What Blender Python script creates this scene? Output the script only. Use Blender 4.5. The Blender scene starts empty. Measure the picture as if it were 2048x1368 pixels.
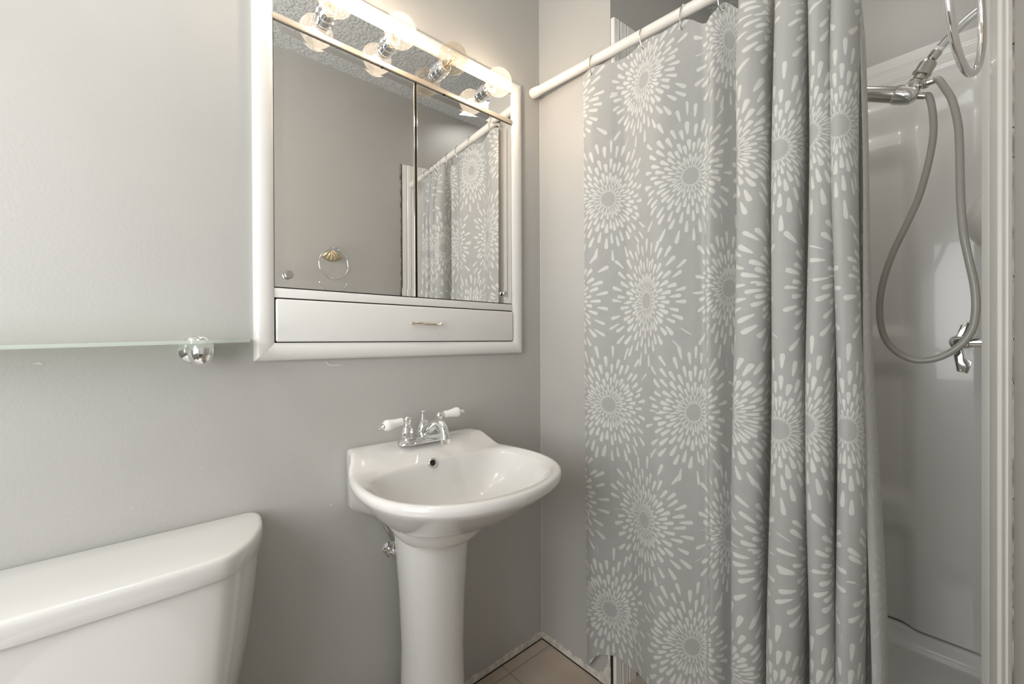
import bpy, bmesh, math, random
from mathutils import Vector, Matrix
PI = math.pi
S = bpy.context.scene
COL = S.collection
random.seed(4)

# ------------------------------------------------------------------ camera
cam_d = bpy.data.cameras.new('camera'); cam = bpy.data.objects.new('camera', cam_d); COL.objects.link(cam)
YAW, PIT, ROL = .851234, -.0041154, -.0041008
cam_d.sensor_width = 36; cam_d.lens = 838.25 / 2048 * 36; cam_d.clip_start = .01
_f = Vector((-math.sin(YAW) * math.cos(PIT), math.cos(YAW) * math.cos(PIT), math.sin(PIT)))
_r0 = Vector((math.cos(YAW), math.sin(YAW), 0)); _u0 = _r0.cross(_f)
_r = math.cos(ROL) * _r0 + math.sin(ROL) * _u0; _u = -math.sin(ROL) * _r0 + math.cos(ROL) * _u0
cam.matrix_world = Matrix(((_r.x, _u.x, -_f.x, 1.12), (_r.y, _u.y, -_f.y, -1.1266), (_r.z, _u.z, -_f.z, 1.1295), (0, 0, 0, 1)))
S.camera = cam

# ------------------------------------------------------------------ world, lights, exposure
S.view_settings.view_transform = 'Standard'; S.view_settings.look = 'None'; S.view_settings.gamma = 1
S.view_settings.exposure = -0.2
w = bpy.data.worlds.new('world'); S.world = w; w.use_nodes = True
w.node_tree.nodes['Background'].inputs[0].default_value = (.93, .97, 1, 1)
w.node_tree.nodes['Background'].inputs[1].default_value = .8

def area(name, loc, rot, sx, sy, power, col=(1, 1, 1)):
    d = bpy.data.lights.new(name, 'AREA'); d.shape = 'RECTANGLE'; d.size = sx; d.size_y = sy; d.energy = power; d.color = col
    o = bpy.data.objects.new(name, d); o.location = loc; o.rotation_euler = rot; COL.objects.link(o); return o
# daylight entering from the hall through the open doorway the camera stands in
area('hall_daylight', (2.05, -1.25, 1.35), (0, PI / 2, 0), 2.0, 1.3, 4, (.96, .98, 1))
# fill light added at the rear wall to brighten the lower room
area('rear_fill', (.74, -1.93, 1.35), (PI / 2, 0, 0), .74, 1.1, 22, (.97, .985, 1))
# soft point fill added high in the room, without any fixture
d_ = bpy.data.lights.new('overhead_fill', 'POINT'); d_.energy = 10.5; d_.shadow_soft_size = .08; d_.color = (1, .985, .96)
o_ = bpy.data.objects.new('overhead_fill', d_); o_.location = (.45, -1.25, 2.36); COL.objects.link(o_)
# fill added to brighten the shower stall, turned a little towards its back wall
area('stall_fill', (.92, .42, 2.53), (math.radians(14), 0, 0), .2, .2, 1.5, (1, .98, .95))

# ------------------------------------------------------------------ material helpers
class E:
    def __init__(s, nt, sk): s.nt = nt; s.k = sk
    def _m(s, op, *a):
        n = s.nt.nodes.new('ShaderNodeMath'); n.operation = op
        for i, v in enumerate((s,) + a):
            if isinstance(v, E): s.nt.links.new(v.k, n.inputs[i])
            else: n.inputs[i].default_value = v
        return E(s.nt, n.outputs[0])
    def __add__(s, o): return s._m('ADD', o)
    def __radd__(s, o): return s._m('ADD', o)
    def __sub__(s, o): return s._m('SUBTRACT', o)
    def __rsub__(s, o): return (s * -1) + o
    def __mul__(s, o): return s._m('MULTIPLY', o)
    def __rmul__(s, o): return s._m('MULTIPLY', o)
    def __truediv__(s, o): return s._m('DIVIDE', o)
    def fract(s): return s._m('FRACT')
    def floor(s): return s._m('FLOOR')
    def abs(s): return s._m('ABSOLUTE')
    def sin(s): return s._m('SINE')
    def sqrt(s): return s._m('SQRT')
    def pow(s, o): return s._m('POWER', o)
    def min(s, o): return s._m('MINIMUM', o)
    def max(s, o): return s._m('MAXIMUM', o)
    def lt(s, o): return s._m('LESS_THAN', o)
    def gt(s, o): return s._m('GREATER_THAN', o)
    def atan2(s, o): return s._m('ARCTAN2', o)
    def log(s, b=math.e): return s._m('LOGARITHM', b)
    def step(s, a, b):
        n = s.nt.nodes.new('ShaderNodeMapRange'); n.interpolation_type = 'SMOOTHSTEP'
        s.nt.links.new(s.k, n.inputs[0])
        for i, v in ((1, a), (2, b)):
            if isinstance(v, E): s.nt.links.new(v.k, n.inputs[i])
            else: n.inputs[i].default_value = v
        return E(s.nt, n.outputs[0])

def new_mat(name):
    m = bpy.data.materials.new(name); m.use_nodes = True
    return m, m.node_tree, m.node_tree.nodes['Principled BSDF']

def noise(nt, scale, detail=3, coord='Object', vec=None, rough=.5):
    if vec is None:
        tc = nt.nodes.new('ShaderNodeTexCoord'); vec = tc.outputs[coord]
    n = nt.nodes.new('ShaderNodeTexNoise'); n.inputs['Scale'].default_value = scale
    n.inputs['Detail'].default_value = detail; n.inputs['Roughness'].default_value = rough
    nt.links.new(vec, n.inputs['Vector']); return n

def bump(nt, p, hsock, strength, dist):
    b = nt.nodes.new('ShaderNodeBump'); b.inputs['Strength'].default_value = strength; b.inputs['Distance'].default_value = dist
    nt.links.new(hsock, b.inputs['Height']); nt.links.new(b.outputs[0], p.inputs['Normal'])

def mixcol(nt, fac, a, b):
    n = nt.nodes.new('ShaderNodeMix'); n.data_type = 'RGBA'
    if isinstance(fac, E): fac = fac.k
    nt.links.new(fac, n.inputs[0])
    for i, v in ((6, a), (7, b)):
        if isinstance(v, tuple): n.inputs[i].default_value = v + (1,)
        else: nt.links.new(v, n.inputs[i])
    return n.outputs[2]

def simple(name, col, rough=.5, metal=0, coat=0, nscale=None, namt=.0, bstr=0, bdist=.001, bscale=None, spec=None):
    m, nt, p = new_mat(name)
    p.inputs['Base Color'].default_value = col + (1,)
    p.inputs['Roughness'].default_value = rough; p.inputs['Metallic'].default_value = metal
    p.inputs['Coat Weight'].default_value = coat
    if spec is not None: p.inputs['Specular IOR Level'].default_value = spec
    if nscale:
        n = noise(nt, nscale)
        c2 = tuple(max(0, c * (1 - namt)) for c in col)
        r = nt.nodes.new('ShaderNodeMapRange'); r.inputs[1].default_value = .35; r.inputs[2].default_value = .65
        nt.links.new(n.outputs[0], r.inputs[0])
        nt.links.new(mixcol(nt, r.outputs[0], col, c2), p.inputs['Base Color'])
    if bstr:
        n = noise(nt, bscale or 200); bump(nt, p, n.outputs[0], bstr, bdist)
    return m

WALLC = (.50, .489, .463)
M = {}
M['wall'] = simple('painted_wall', WALLC, .42, nscale=3, namt=.04, bstr=.25, bdist=.002, bscale=160)
M['drywall'] = simple('raw_drywall_edge', (.80, .75, .67), .9, nscale=40, namt=.30, bstr=.6, bdist=.004, bscale=60)
M['chip'] = simple('bare_plaster', (.72, .69, .63), .8, nscale=80, namt=.1)
M['white'] = simple('white_lacquer', (.80, .785, .755), .28, nscale=5, namt=.02)
M['cream'] = simple('satin_rail', (.62, .54, .44), .35, .6)
M['porc'] = simple('white_porcelain', (.74, .725, .695), .07, coat=.5)
M['porc_w'] = simple('handle_porcelain', (.9, .89, .86), .12, coat=.4)
M['frp'] = simple('glossy_fibreglass', (.82, .81, .775), .22, coat=.25, nscale=4, namt=.02)
M['rod'] = simple('white_enamelled_steel', (.86, .83, .78), .3, nscale=6, namt=.03)
M['chrome'] = simple('chrome', (.86, .86, .86), .06, 1)
M['nickel'] = simple('brushed_metal', (.62, .60, .56), .24, 1)
M['gold'] = simple('pale_gold', (.80, .66, .44), .25, 1)
M['brass'] = simple('polished_trim', (.85, .78, .68), .12, 1)
M['mirror'] = simple('mirror_silver', (.93, .93, .92), .004, 1)
M['dark'] = simple('dark_gap', (.015, .014, .013), .9)
M['hose'] = simple('vinyl_hose', (.40, .385, .345), .3, nscale=20, namt=.04)
M['tape'] = simple('thread_tape', (.85, .84, .8), .6)
M['caulk'] = simple('cracked_caulk', (.42, .40, .37), .8, nscale=30, namt=.6)

def ceiling_mat():
    m, nt, p = new_mat('stippled_ceiling'); p.inputs['Base Color'].default_value = (.66, .67, .66, 1); p.inputs['Roughness'].default_value = .85
    n = noise(nt, 80, 3, rough=.5); r = nt.nodes.new('ShaderNodeMapRange'); r.inputs[1].default_value = .45; r.inputs[2].default_value = .62
    nt.links.new(n.outputs[0], r.inputs[0]); bump(nt, p, r.outputs[0], .8, .005); return m
M['ceil'] = ceiling_mat()

def tile_mat():
    m, nt, p = new_mat('beige_floor_tile')
    tc = nt.nodes.new('ShaderNodeTexCoord'); sp = nt.nodes.new('ShaderNodeSeparateXYZ'); nt.links.new(tc.outputs['Object'], sp.inputs[0])
    x = E(nt, sp.outputs[0]); y = E(nt, sp.outputs[1])
    T = .33
    fx = ((x - .045) / T).fract(); fy = ((y + .20) / T).fract()
    ex = fx.min(1 - fx) * T; ey = fy.min(1 - fy) * T
    g = ex.min(ey).step(.0015, .0035)
    n = noise(nt, 9, 6, rough=.65); n2 = noise(nt, 45, 3)
    c = mixcol(nt, n.outputs[0], (.36, .29, .225), (.62, .53, .43))
    c = mixcol(nt, (E(nt, n2.outputs[0]) * .35), c, (.42, .35, .28))
    nt.links.new(mixcol(nt, g, (.36, .30, .24), c), p.inputs['Base Color'])
    p.inputs['Roughness'].default_value = .4
    bump(nt, p, g.k, .5, .002); return m
M['tile'] = tile_mat()

def thin_glass(name, tint, rough, edge=.55, frost=0.0, fc=(.72, .78, .72)):
    m = bpy.data.materials.new(name); m.use_nodes = True; nt = m.node_tree; nt.nodes.clear()
    o = nt.nodes.new('ShaderNodeOutputMaterial'); t = nt.nodes.new('ShaderNodeBsdfTransparent'); t.inputs[0].default_value = tint + (1,)
    g = nt.nodes.new('ShaderNodeBsdfGlossy'); g.inputs[0].default_value = (1, 1, 1, 1); g.inputs['Roughness'].default_value = rough
    lw = nt.nodes.new('ShaderNodeLayerWeight'); lw.inputs[0].default_value = .5
    fr = E(nt, lw.outputs['Facing']).pow(4.0) * edge + .04
    mx = nt.nodes.new('ShaderNodeMixShader'); nt.links.new(fr.k, mx.inputs[0]); nt.links.new(t.outputs[0], mx.inputs[1]); nt.links.new(g.outputs[0], mx.inputs[2])
    out = mx.outputs[0]
    if frost:
        d = nt.nodes.new('ShaderNodeBsdfDiffuse'); d.inputs[0].default_value = fc + (1,)
        tr = nt.nodes.new('ShaderNodeBsdfTranslucent'); tr.inputs[0].default_value = fc + (1,)
        m1 = nt.nodes.new('ShaderNodeMixShader'); m1.inputs[0].default_value = .5; nt.links.new(d.outputs[0], m1.inputs[1]); nt.links.new(tr.outputs[0], m1.inputs[2])
        m2 = nt.nodes.new('ShaderNodeMixShader'); m2.inputs[0].default_value = frost; nt.links.new(out, m2.inputs[1]); nt.links.new(m1.outputs[0], m2.inputs[2]); out = m2.outputs[0]
    nt.links.new(out, o.inputs[0]); return m
M['bulb'] = thin_glass('clear_bulb_glass', (.99, .985, .975), .02, frost=.028, fc=(1, .96, .90))
M['bulb_amber'] = thin_glass('clear_unlit_bulb_glass', (.93, .89, .83), .02, frost=.05, fc=(.95, .82, .66))
M['shelfglass'] = thin_glass('frosted_green_glass', (.93, .97, .94), .2, edge=.3, frost=.72, fc=(.80, .85, .80))

def emit(name, col, s):
    m = bpy.data.materials.new(name); m.use_nodes = True; nt = m.node_tree; nt.nodes.clear()
    o = nt.nodes.new('ShaderNodeOutputMaterial'); e = nt.nodes.new('ShaderNodeEmission'); e.inputs[0].default_value = col + (1,); e.inputs[1].default_value = s
    nt.links.new(e.outputs[0], o.inputs[0]); return m
M['filament'] = emit('glowing_filament', (1, .80, .55), 120)

CU_L, CU_U0, CU_V0, CU_V = .165, .09, .930, .655
def curtain_mat():
    m = bpy.data.materials.new('sunburst_curtain_cloth'); m.use_nodes = True; nt = m.node_tree; p = nt.nodes['Principled BSDF']
    uv = nt.nodes.new('ShaderNodeUVMap'); uv.uv_map = 'UVMap'
    wob = noise(nt, 9, 2, vec=uv.outputs[0])
    sp = nt.nodes.new('ShaderNodeSeparateXYZ'); nt.links.new(uv.outputs[0], sp.inputs[0])
    u = E(nt, sp.outputs[0]); v = E(nt, sp.outputs[1])
    P2 = 2 * CU_L
    def lat(u0, v0):
        a = (u - u0) / P2 + .5; b = (v - v0) / CU_V + .5
        du = (a.fract() - .5) * P2; dv = (b.fract() - .5) * CU_V
        idn = a.floor() * 3.7 + b.floor() * 11.3
        return du, dv, (du * du + dv * dv).sqrt(), idn
    N = 21; A_ = 5.3; C_ = .17; R0 = .0225
    masks = []
    for li, (u0, v0) in enumerate(((CU_U0, CU_V0), (CU_U0 + CU_L, CU_V0 + CU_V / 2))):
        du, dv, r, idn = lat(u0, v0); idn = idn + li * 5.1
        th = dv.atan2(du) / (2 * PI) + .5
        f0 = ((r - R0).max(0.0) / C_ + 1).log() * A_
        vert = dv.abs() / (r + .0001)
        far = r.step(.06, .16)
        spc = r * (2 * PI / N)
        for ph in (0, 1):
            a = th * N + .5 * ph
            ai = (a.floor() + .001)
            jit0 = (ai * 12.9898 + idn * 4.1 + ph * 2.0).sin() * .16
            fj = f0 + .5 * ph + jit0 * f0.min(1.0)
            k = fj.floor()
            wn = nt.nodes.new('ShaderNodeTexWhiteNoise'); wn.noise_dimensions = '3D'
            cb = nt.nodes.new('ShaderNodeCombineXYZ')
            nt.links.new(ai.k, cb.inputs[0]); nt.links.new((idn + ph * 40.0).k, cb.inputs[1]); nt.links.new((k + .001).k, cb.inputs[2])
            nt.links.new(cb.outputs[0], wn.inputs[0])
            rnd = E(nt, wn.outputs[0]); ss = nt.nodes.new('ShaderNodeSeparateColor'); nt.links.new(wn.outputs[1], ss.inputs[0])
            ra = E(nt, ss.outputs[0]); rb = E(nt, ss.outputs[1]); rc = E(nt, ss.outputs[2])
            tb = fj.fract()
            ln = .80 - far * .10 - rb * .12
            t = tb / ln
            ok = t.lt(1.0)
            tt = t.min(1.0)
            skew = (tt - .5) * (rc - .5) * .16 * far
            lat_d = ((a.fract() - .5 + (ra - .5) * .24 * far + skew) * spc).abs()
            cap = (1 - ((tt * 2 - 1).abs()).pow(5.0)).max(0.0).pow(.5)
            prof = (tt.pow(.8) * .66 + .34) * cap
            hw = (spc * .24).min(.0056 + rc * .0016) * prof
            mk = (hw - lat_d).step(-.0003, .0004) * ok
            rout = (((k + ln - .5 * ph - jit0) / A_)._m('EXPONENT') - 1) * C_ + R0
            rm = rout - .013; hx = (rm * (du.abs() / (r + .0001))); hy = (rm * vert)
            keep = (hx * CU_L + hy * (CU_V / 2)).lt(.5 * (CU_L ** 2 + (CU_V / 2) ** 2)) * ((rout * (du.abs() / (r + .0001))).lt(CU_L + .001))
            masks.append(mk * keep * r.gt(R0 + .0008))
    mask = masks[0].max(masks[1]).max(masks[2].max(masks[3]))
    brush = noise(nt, 420, 2, vec=uv.outputs[0])
    cloth = noise(nt, 25, 4, vec=uv.outputs[0])
    cb2 = mixcol(nt, cloth.outputs[0], (.475, .48, .465), (.545, .55, .535))
    geo = nt.nodes.new('ShaderNodeNewGeometry')
    back = E(nt, geo.outputs['Backfacing'])
    mk2 = mask * (.78 + E(nt, brush.outputs[0]) * .3).min(1.0)
    front_c = mixcol(nt, mk2, cb2, (.86, .855, .82))
    back_c = mixcol(nt, mask, (.68, .68, .65), (.77, .77, .74))
    nt.links.new(mixcol(nt, back, front_c, back_c), p.inputs['Base Color'])
    p.inputs['Roughness'].default_value = .75; p.inputs['Sheen Weight'].default_value = .15
    wv = noise(nt, 900, 1, vec=uv.outputs[0]); bump(nt, p, wv.outputs[0], .12, .0006)
    tr = nt.nodes.new('ShaderNodeBsdfTranslucent'); tr.inputs[0].default_value = (.66, .66, .64, 1)
    mx = nt.nodes.new('ShaderNodeMixShader'); mx.inputs[0].default_value = .26
    out = nt.nodes['Material Output']
    nt.links.new(p.outputs[0], mx.inputs[1]); nt.links.new(tr.outputs[0], mx.inputs[2]); nt.links.new(mx.outputs[0], out.inputs[0])
    return m
M['curtain'] = curtain_mat()

# ------------------------------------------------------------------ mesh helpers
class MB:
    def __init__(s): s.v = []; s.f = []
    def add(s, vs, fs):
        o = len(s.v); s.v += [tuple(p) for p in vs]; s.f += [tuple(i + o for i in f) for f in fs]; return s
    def box(s, x0, x1, y0, y1, z0, z1):
        return s.add([(x0, y0, z0), (x1, y0, z0), (x1, y1, z0), (x0, y1, z0), (x0, y0, z1), (x1, y0, z1), (x1, y1, z1), (x0, y1, z1)],
                     [(0, 3, 2, 1), (4, 5, 6, 7), (0, 1, 5, 4), (1, 2, 6, 5), (2, 3, 7, 6), (3, 0, 4, 7)])
    def rings(s, R, closed=True, cap0=True, cap1=True):
        n = len(R[0]); vs = [p for r in R for p in r]; fs = []
        for k in range(len(R) - 1):
            for i in range(n if closed else n - 1):
                j = (i + 1) % n; fs.append((k * n + i, k * n + j, (k + 1) * n + j, (k + 1) * n + i))
        if cap0: fs.append(tuple(reversed(range(n))))
        if cap1: fs.append(tuple((len(R) - 1) * n + i for i in range(n)))
        return s.add(vs, fs)
    def lathe(s, prof, org, axis=(0, 0, 1), n=32, cap0=True, cap1=True, sx=1, sy=1):
        ax = Vector(axis).normalized(); h = Vector((0, 0, 1)) if abs(ax.z) < .9 else Vector((1, 0, 0))
        a = h.cross(ax).normalized(); b = ax.cross(a)
        if abs(ax.z) > .99: a = Vector((1, 0, 0)); b = Vector((0, 1, 0)) * (1 if ax.z > 0 else -1)
        o = Vector(org); R = []
        for r, z in prof:
            R.append([o + ax * z + (a * math.cos(2 * PI * i / n) * sx + b * math.sin(2 * PI * i / n) * sy) * max(r, 1e-5) for i in range(n)])
        return s.rings(R, True, cap0, cap1)
    def tube(s, pts, r, n=16, closed=False, cap=True):
        P = [Vector(p) for p in pts]; m = len(P); R = []; rr = r if isinstance(r, (list, tuple)) else [r] * m
        up = None
        for i in range(m):
            if closed: t = (P[(i + 1) % m] - P[i - 1]).normalized()
            else: t = (P[min(i + 1, m - 1)] - P[max(i - 1, 0)]).normalized()
            if up is None:
                up = Vector((0, 0, 1)) if abs(t.z) < .9 else Vector((1, 0, 0))
            a = (up - t * up.dot(t)).normalized(); up = a; b = t.cross(a)
            R.append([P[i] + (a * math.cos(2 * PI * k / n) + b * math.sin(2 * PI * k / n)) * rr[i] for k in range(n)])
        if closed:
            # ring transport is planar here, so simply close
            R.append(R[0]); return s.rings(R, True, False, False)
        return s.rings(R, True, cap, cap)
    def sphere(s, c, r, n=24, m=14, sz=1):
        return s.lathe([(r * math.sin(PI * k / m), -r * sz * math.cos(PI * k / m)) for k in range(m + 1)], c, n=n, cap0=False, cap1=False)

def spline(pts, n=12, closed=False):
    P = [Vector(p) for p in pts]; out = []; m = len(P)
    rng = range(m if closed else m - 1)
    for i in rng:
        if closed: a, b, c, d = P[i - 1], P[i], P[(i + 1) % m], P[(i + 2) % m]
        else: a, b, c, d = P[max(i - 1, 0)], P[i], P[i + 1], P[min(i + 2, m - 1)]
        for k in range(n):
            t = k / n
            out.append(.5 * ((2 * b) + (c - a) * t + (2 * a - 5 * b + 4 * c - d) * t * t + (3 * b - 3 * c + d - a) * t ** 3))
    if not closed: out.append(P[-1])
    return out

def obj(name, mb, mat, parent=None, bev=0, seg=2, sharp=35, smooth=True, loc=None, sub=0, sol=0):
    me = bpy.data.meshes.new(name); me.from_pydata(mb.v, [], mb.f); me.update()
    bm = bmesh.new(); bm.from_mesh(me)
    bmesh.ops.remove_doubles(bm, verts=bm.verts, dist=1e-6)
    bmesh.ops.recalc_face_normals(bm, faces=bm.faces)
    if bev:
        es = [e for e in bm.edges if len(e.link_faces) == 2 and e.calc_face_angle(0) > .5]
        bmesh.ops.bevel(bm, geom=es, offset=bev, segments=seg, profile=.5, affect='EDGES', clamp_overlap=True)
    bm.to_mesh(me); bm.free()
    if smooth:
        me.shade_smooth(); me.set_sharp_from_angle(angle=math.radians(sharp))
    me.materials.append(mat)
    o = bpy.data.objects.new(name, me); COL.objects.link(o)
    if parent is not None:
        o.parent = parent; o.matrix_parent_inverse = parent_world(parent).inverted()
    if sub:
        md = o.modifiers.new('sub', 'SUBSURF'); md.levels = sub; md.render_levels = sub
    if sol:
        md = o.modifiers.new('sol', 'SOLIDIFY'); md.thickness = sol; md.offset = 0
    return o
def parent_world(p):
    mt = Matrix.Translation(p.location)
    return (parent_world(p.parent) @ p.matrix_parent_inverse @ mt) if p.parent else mt
def tag(o, label, cat, group=None):
    o['label'] = label; o['category'] = cat
    if group: o['group'] = group
    return o
def thing(name, label, cat, loc, group=None):
    o = bpy.data.objects.new(name, None); COL.objects.link(o); o.location = loc; o.empty_display_size = .05
    return tag(o, label, cat, group)
def struct(name, mb, mat, **k):
    o = obj(name, mb, mat, **k); o['kind'] = 'structure'; return o
def sstep(a, b, x):
    t = max(0, min(1, (x - a) / (b - a))); return t * t * (3 - 2 * t)
def lerp(a, b, t): return a + (b - a) * t

# ------------------------------------------------------------------ the room
W = 1.147; H = 2.555; SX = .318; YB = -1.95; YD = .955
CH = .026   # height of the unpainted strip where the baseboard was removed
def jag(y0, y1, n, base, amp):
    return [(y0 + (y1 - y0) * i / n, base + random.uniform(-amp, amp)) for i in range(n + 1)]

floor = struct('floor', MB().box(-.1, 2.3, YB - .1, .13, -.08, 0), M['tile'], smooth=False)
struct('ceiling', MB().box(-.1, 2.3, YB - .1, YD + .1, H, H + .08), M['ceil'], smooth=False)
wl = struct('wall_left', MB().box(-.1, 0, YB - .1, YD + .1, 0, H), M['wall'], smooth=False)
struct('wall_rear', MB().box(-.1, 2.3, YB - .1, YB, 0, H), M['wall'], smooth=False)
# stub wall between the sink corner and the shower opening (end face slightly broken at the bottom)
ws = struct('wall_front', MB().box(0, SX, 0, YD + .1, 0.12, H).box(0, SX - .006, 0, YD + .1, 0, .12), M['wall'], smooth=False)
struct('wall_back', MB().box(SX, W + .1, YD, YD + .1, 0, H), M['wall'], smooth=False)
wr = struct('wall_right', MB().box(W, W + .1, -.84, YD, 0, H).box(W, W + .1, -1.56, -.84, 2.08, H).box(W, W + .1, YB, -1.56, 0, H), M['wall'], smooth=False)
struct('wall_hall', MB().box(2.3, 2.4, YB - .1, YD + .1, 0, H).box(W + .1, 2.3, .2, .3, 0, H), M['wall'], smooth=False)
# made-up window bars around the added rear fill, behind the camera
wm = MB()
for b4 in ((.30, .36, .74, 1.96), (1.08, 1.14, .74, 1.96), (.36, 1.08, .74, .80), (.36, 1.08, 1.90, 1.96), (.36, 1.08, 1.335, 1.365)): wm.box(b4[0], b4[1], YB, YB + .016, b4[2], b4[3])
fill_frame = struct('rear_fill_frame', wm, M['white'], bev=.003)
# door casing around the opening the camera stands in
mbc = MB()
for y0, y1 in ((-.84, -.78), (-1.62, -1.56)): mbc.box(W + .1, W + .114, y0, y1, 0, 2.14)
mbc.box(W + .1, W + .114, -1.62, -.78, 2.08, 2.14)
struct('trim_1', mbc, M['white'], bev=.003)

def strip_strip(name, pts_top, fn, mat, parent):
    mb = MB(); n = len(pts_top); vs = []; fs = []
    for (t, z) in pts_top:
        vs += [fn(t, z, 0), fn(t, .004, 0), fn(t, z, 1), fn(t, .004, 1)]
    for i in range(n - 1):
        a = 4 * i; b = a + 4
        fs += [(a, a + 1, b + 1, b), (a + 2, b + 2, b + 3, a + 3), (a, b, b + 2, a + 2), (a + 1, a + 3, b + 3, b + 1)]
    mb.add(vs, fs); return obj(name, mb, mat, parent, smooth=False)
t1 = jag(-1.95, -.0, 150, CH, .0028)
a = strip_strip('trim_2', t1, lambda t, z, s: (.0025 * s + .0002, t, z), M['drywall'], None); a['kind'] = 'structure'
t2 = jag(0, SX - .004, 40, CH, .0035)
t2[-1] = (SX - .004, .075); t2[-2] = (SX - .012, .066); t2[-3] = (SX - .02, .05); t2[-4] = (SX - .028, .036)
a = strip_strip('trim_3', t2, lambda t, z, s: (t, -.0025 * s - .0002, z), M['drywall'], None); a['kind'] = 'structure'
struct('floor_gap_shade', MB().box(.0, .004, YB, 0, 0, .003).box(0, SX, -.004, 0, 0, .003), M['dark'], smooth=False)  # black strips painted as the shaded gap between walls and floor
struct('stub_gap_shade', MB().box(SX - .0058, SX + .0028, -.0006, .02, .0, .118), M['dark'], smooth=False)  # black strip standing in for shade in the gap beside the flange
# caulk line down the sink corner
struct('trim_5', MB().lathe([(.0022, 0), (.0022, H)], (.0008, -.0008, 0), n=8), simple('corner_caulk', (.60, .585, .55), .5))

# paint chips and peeled spots on the sink wall
def chip(pts, th=.0012, name='paint_chip'):
    n = len(pts); mb = MB(); mb.rings([[(.0001, y, z) for y, z in pts], [(th, y, z) for y, z in pts]])
    obj(name, mb, M['chip'], wl, smooth=False)
chip([(-.0205, 2.093), (-.0135, 2.090), (-.0125, 2.1075)])
chip([(-1.278, 1.0905), (-1.262, 1.0895), (-1.268, 1.0935)])
chip([(-.7785, 1.0785), (-.770, 1.0695), (-.757, 1.0668), (-.744, 1.0675), (-.731, 1.0655), (-.744, 1.0652), (-.757, 1.064), (-.7715, 1.0665), (-.780, 1.077)])
chip([(-.772, .7060), (-.764, .7052), (-.764, .7072), (-.772, .7078)])
for _ in range(9):
    y = random.uniform(-1.2, -.75); z = random.uniform(.55, .95); q = random.uniform(.001, .0025)
    chip([(y, z), (y + q * 2, z + q * .3), (y + q, z + q)], .0006)
mb = MB(); o_l = [(.268, .026), (.276, .040), (.288, .047), (.292, .062), (.300, .068), (.299, .085), (.306, .098), (.304, .112), (.3115, .118), (.3118, .004), (.268, .004)]
mb.rings([[(x, -.0002, z) for x, z in o_l], [(x, -.0045 - .001 * math.sin(x * 400), z) for x, z in o_l]]); obj('broken_plaster', mb, M['drywall'], ws, smooth=False)
mb = MB()
for (px, pz) in ((.13, .62), (.21, .48), (.09, .25)):
    mb.sphere((px, -.0004, pz), .0012, 8, 6)
obj('paint_chip', mb, M['chip'], ws)

# ------------------------------------------------------------------ shower surround
sh = thing('shower_surround', 'glossy off-white moulded shower surround with fluted edges behind the curtain', 'shower stall', ((SX + W) / 2, .5, 0))
ZT = 2.157
def flute_profile(w):   # thickness along the flange (t from 0 to w)
    out = []
    n = 60
    for i in range(n + 1):
        t = w * i / n; h = .010
        for c in (.30, .62):
            d = abs(t / w - c)
            if d < .05: h -= .004 * (1 - sstep(0, .05, d)) if d < .05 else 0
            if .05 <= d < .07: h += .001
        h *= min(1, sstep(-.001, .006, t) + .3)
        out.append((t, h))
    return out
def flange(name, p0, p1, nrm, z0, z1):
    p0 = Vector(p0); p1 = Vector(p1); nr = Vector(nrm).normalized(); L = (p1 - p0).length; d = (p1 - p0).normalized()
    pr = flute_profile(L)
    base = [p0 - nr * .002] + [p0 + d * t + nr * h for t, h in pr] + [p1 - nr * .002]
    R = [[Vector((q.x, q.y, z)) for q in base] for z in (z0, z1)]
    mb = MB(); mb.rings(R); obj(name, mb, M['frp'], sh, sharp=25)
flange('fluted_trim', (SX + .003, .001, 0), (.330, .105, 0), (1, -.12, 0), .0, ZT)
# right flange: profile extruded up, then an inner lip that returns to the side wall
mb = MB()
prof = []
def rp(y): return lerp(1.1475, 1.1196, sstep(0, .12, y) * .35 + .65 * y / .12)
for i in range(61):
    y = .12 * i / 60; x = rp(y)
    for c in (.035, .062, .070):
        d = abs(y - c)
        if d < .006: x += .0035 * (1 - sstep(0, .006, d))
    if y < .012: x += .004 * (1 - y / .012) ** 2
    prof.append((min(x - .0005, W - .0008), y + .0005))
prof += [(1.1185, .1215), (1.1150, .132), (1.1095, .146), (1.1083, .150), (1.112, .156), (1.130, .160), (1.1462, .162), (1.1462, .0005)]
mb.rings([[(x, y, z) for x, y in prof] for z in (0, ZT)])
obj('fluted_trim', mb, M['frp'], sh, sharp=25)
# caulk / gap strip between right flange and wall
cg = MB()
zz = 0
while zz < ZT:
    l = random.uniform(.05, .22); cg.box(1.1448, 1.1469, -.006 - random.uniform(0, .003), .0005, zz, min(ZT, zz + l - .004)); zz += l
obj('caulk_bead', cg, M['caulk'], sh, smooth=False)
# fluted band along the top of the back wall
mb = MB(); prof = [(.953, 2.020), (.9435, 2.020), (.9435, 2.026)]
for i in range(50):
    z = 2.028 + (ZT - 2.028) * i / 49; y = .9425
    for c in (2.063, 2.071, 2.108, 2.116):
        if abs(z - c) < .003: y += .0025 * (1 - abs(z - c) / .003)
    prof.append((y, z))
prof += [(.953, ZT)]
mb.rings([[(x, y, z) for y, z in prof] for x in (SX + .004, W - .004)])
obj('fluted_trim', mb, M['frp'], sh, sharp=25)
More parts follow.
